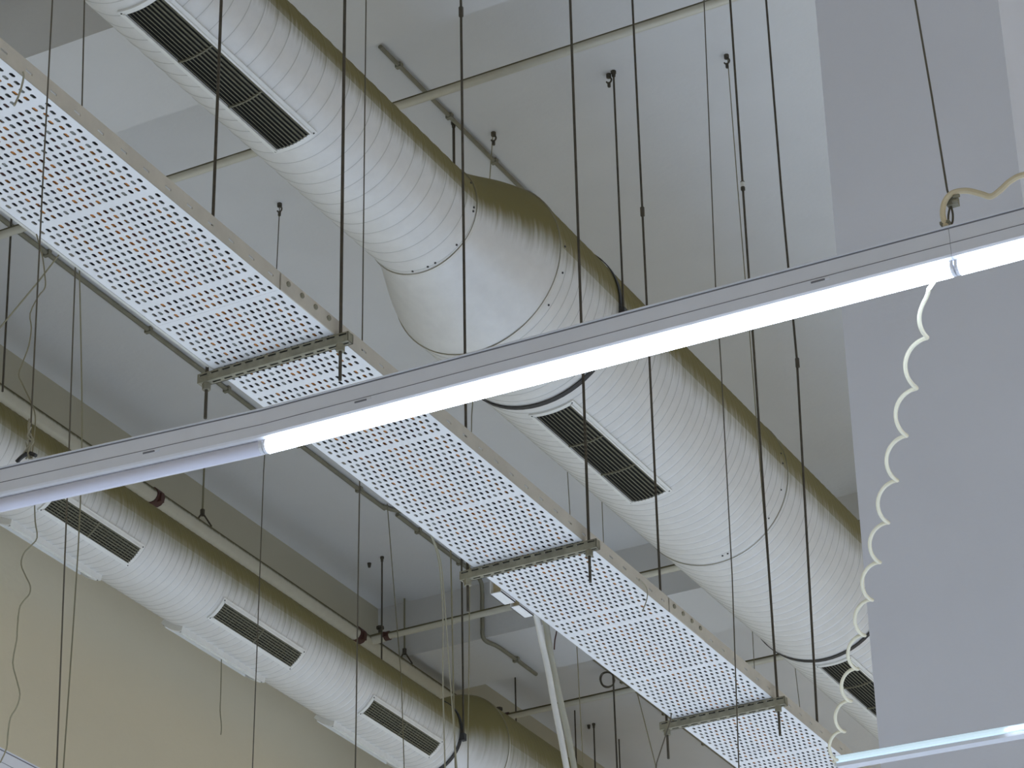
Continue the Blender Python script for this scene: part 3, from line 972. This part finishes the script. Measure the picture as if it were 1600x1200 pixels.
for q in (at(594, 990, 'Y', 14.72), at(780, 1118, 'Y', 16.345)):
    mb = MB(); mb.tube([(q.x, q.y, PZ + 0.02), (q.x, q.y, PZ + 0.075)], 0.013, 8); mb.tube([(q.x, q.y, PZ + 0.075), (q.x, q.y, PZ + 0.09)], 0.026, 8)
    mb.build('sprinkler_head', M_ROD, sp_)


def pipe_hook(px, py, label):
    p = at(px, py, 'X', XM)
    h = empty('pipe_hanger', (XM, p.y, CEIL), label, 'hanger', 'wire hangers on the main pipe')
    top = PZ + 0.112
    mb = MB(); mb.tube([(XM, p.y, top), (XM, p.y, CEIL)], 0.006, 6); mb.build('rod', M_WIRE_G, h, True)
    mb = MB()
    for dy_, dx_ in ((-0.045, 0.0), (0.085, 0.012)):
        mb.tube([(XM, p.y, top), (XM + dx_, p.y + dy_, PZ + 0.052)], 0.0055, 6)
    mb.build('clevis', M_ROD, h, True)
    mb = MB(); mb.tube([(XM, p.y, top - 0.02), (XM, p.y, top + 0.02)], 0.014, 6); mb.build('nut', M_ROD, h)


pipe_hook(316, 810, 'wire hanger gripping the main pipe, left one')
pipe_hook(632, 1030, 'wire hanger gripping the main pipe, right one near the beam')

# ------------------------------------------------------------------ conduits
XE, XC, XF = -8.19, -8.165, -8.125


def conduit(label, pts, r, m, clips=(), sub=1, axis='Y', cat='conduit', name='conduit'):
    c = empty(name, pts[0], label, cat)
    P = smooth_path(pts, sub) if sub > 1 else pts
    mb = MB(); mb.tube(P, r, 10); mb.build('pipe', m, c, True)
    for q in clips:
        q = Vector(q)
        mb = MB(); mb.box((q.x - r * 1.5, q.y - 0.012, q.z - r * 1.2), (q.x + r * 1.5, q.y + 0.012, q.z + r * 1.1)); mb.build('saddle', m, c)
    return c


zc_ = CEIL - 0.018
conduit('grey conduit on the ceiling behind the tray, turning in at its end', [(XE, 9.14, zc_), (XE, 12.0, zc_), (XE, 13.75, zc_), (XE + 0.01, 13.88, zc_), (XE + 0.05, 13.97, zc_), (XE + 0.14, 14.02, zc_), (XE + 0.6, 14.05, zc_)], 0.014, M_COND,
        [(XE, y, zc_) for y in (9.3, 10.35, 11.3, 12.1, 12.9, 13.6)], 3)
conduit('grey conduit that bends down the beam face and ends under it', [(XC, 14.03, zc_), (XC, 14.6, zc_), (XC, 15.0, zc_), (XC - 0.01, 15.15, zc_ - 0.01), (XC - 0.03, 15.21, zc_ - 0.06), (XC - 0.04, 15.226, zc_ - 0.15), (XC - 0.04, 15.226, zc_ - 0.30), (XC - 0.04, 15.228, zc_ - 0.37), (XC - 0.03, 15.26, zc_ - 0.405), (XC, 15.40, zc_ - 0.408), (XC, 15.91, zc_ - 0.408)], 0.014, M_COND,
        [(XC, 14.3, zc_), (XC, 14.85, zc_), (XC, 15.62, zc_ - 0.408)], 4)
conduit('grey conduit on the far ceiling bay below the tray', [(XF, 15.96, zc_), (XF, 22.08, zc_)], 0.013, M_COND, [(XF, y, zc_) for y in (16.5, 17.2, 17.9, 18.6)])
XD = -5.685
conduit('thin grey conduit on the ceiling right of the narrow duct', [(XD, 9.60, zc_), (XD, 12.6, zc_)], 0.011, M_COND, [(XD, y, zc_) for y in (9.78, 10.28, 10.75, 11.12)])
conduit('white conduit resting along the far edge of the upper tray', [(-4.290, 3.4, TZ + 0.021), (-4.290, 6.235, TZ + 0.021)], 0.0120, M_COND_W)

# open trunking ends and drop conduits at the tray's far edge
for i, (y0, xa, xb, z0, z1) in enumerate(((8.085, -4.325, -4.279, TZ - 0.008, TZ + 0.048), (8.225, -4.318, -4.279, TZ - 0.006, TZ + 0.030))):
    y1 = y0 + 0.105
    mb = MB(); t = 0.003
    z0 -= 0.0
    mb.box((xa, y0, z0), (xb, y1, z0 + t)); mb.box((xa, y0, z0), (xa + t, y1, z1)); mb.box((xb - t, y0, z0), (xb, y1, z1))
    h = empty('trunking_stub', ((xa + xb) / 2, y0, z0), ('upper' if i == 0 else 'lower') + ' of two short open white trunking pieces at the tray edge', 'trunking')
    mb.build('channel', M_TRUNK, h)
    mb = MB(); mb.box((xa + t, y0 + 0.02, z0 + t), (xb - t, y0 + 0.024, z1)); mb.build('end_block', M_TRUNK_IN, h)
P = [at(x, y, 'X', X) for x, y, X in ((832, 940, -4.30), (838, 962, -4.32), (846, 1000, -4.335), (856, 1045, -4.34), (866, 1100, -4.34), (876, 1150, -4.34), (888, 1215, -4.34))]
conduit('pale conduit dropping from the tray edge, left of a pair', P, 0.0115, M_COND_W, [], 4)
P = [at(x, y, 'X', X) for x, y, X in ((846, 950, -4.30), (853, 975, -4.33), (860, 1020, -4.34), (868, 1060, -4.34), (879, 1110, -4.34), (888, 1150, -4.34), (900, 1215, -4.34))]
conduit('drab conduit dropping from the tray edge, right of a pair', P, 0.0115, M_COND_D, [], 4)
line('tie_wire', 'rusty wire twisted round the tray edge beside the drop conduits', 'wire', [(871, 968, 'X', -4.27), (870, 985, 'X', -4.31), (867, 1000, 'X', -4.32), (866, 1015, 'X', -4.325)], 0.0025, M_COUPLING, 3)

# coil of wire on the far conduit
c = at(949, 1062, 'Z', CEIL - 0.09)
mb = MB()
pts = []
for i in range(91):
    a = 2 * PI * i / 30
    rr = 0.05 + 0.004 * math.sin(a * 1.37)
    pts.append(c + RT * (rr * math.cos(a)) + Vector((0, 0, 1)) * (rr * 1.15 * math.sin(a)) + Vector((0, 0.004 * math.sin(a * 0.7), 0)))
mb.tube(pts, 0.0038, 6)
tag(mb.build('wire_coil', M_WIRE, None, True), 'coil of dark wire hung on the far ceiling conduit', 'wire')
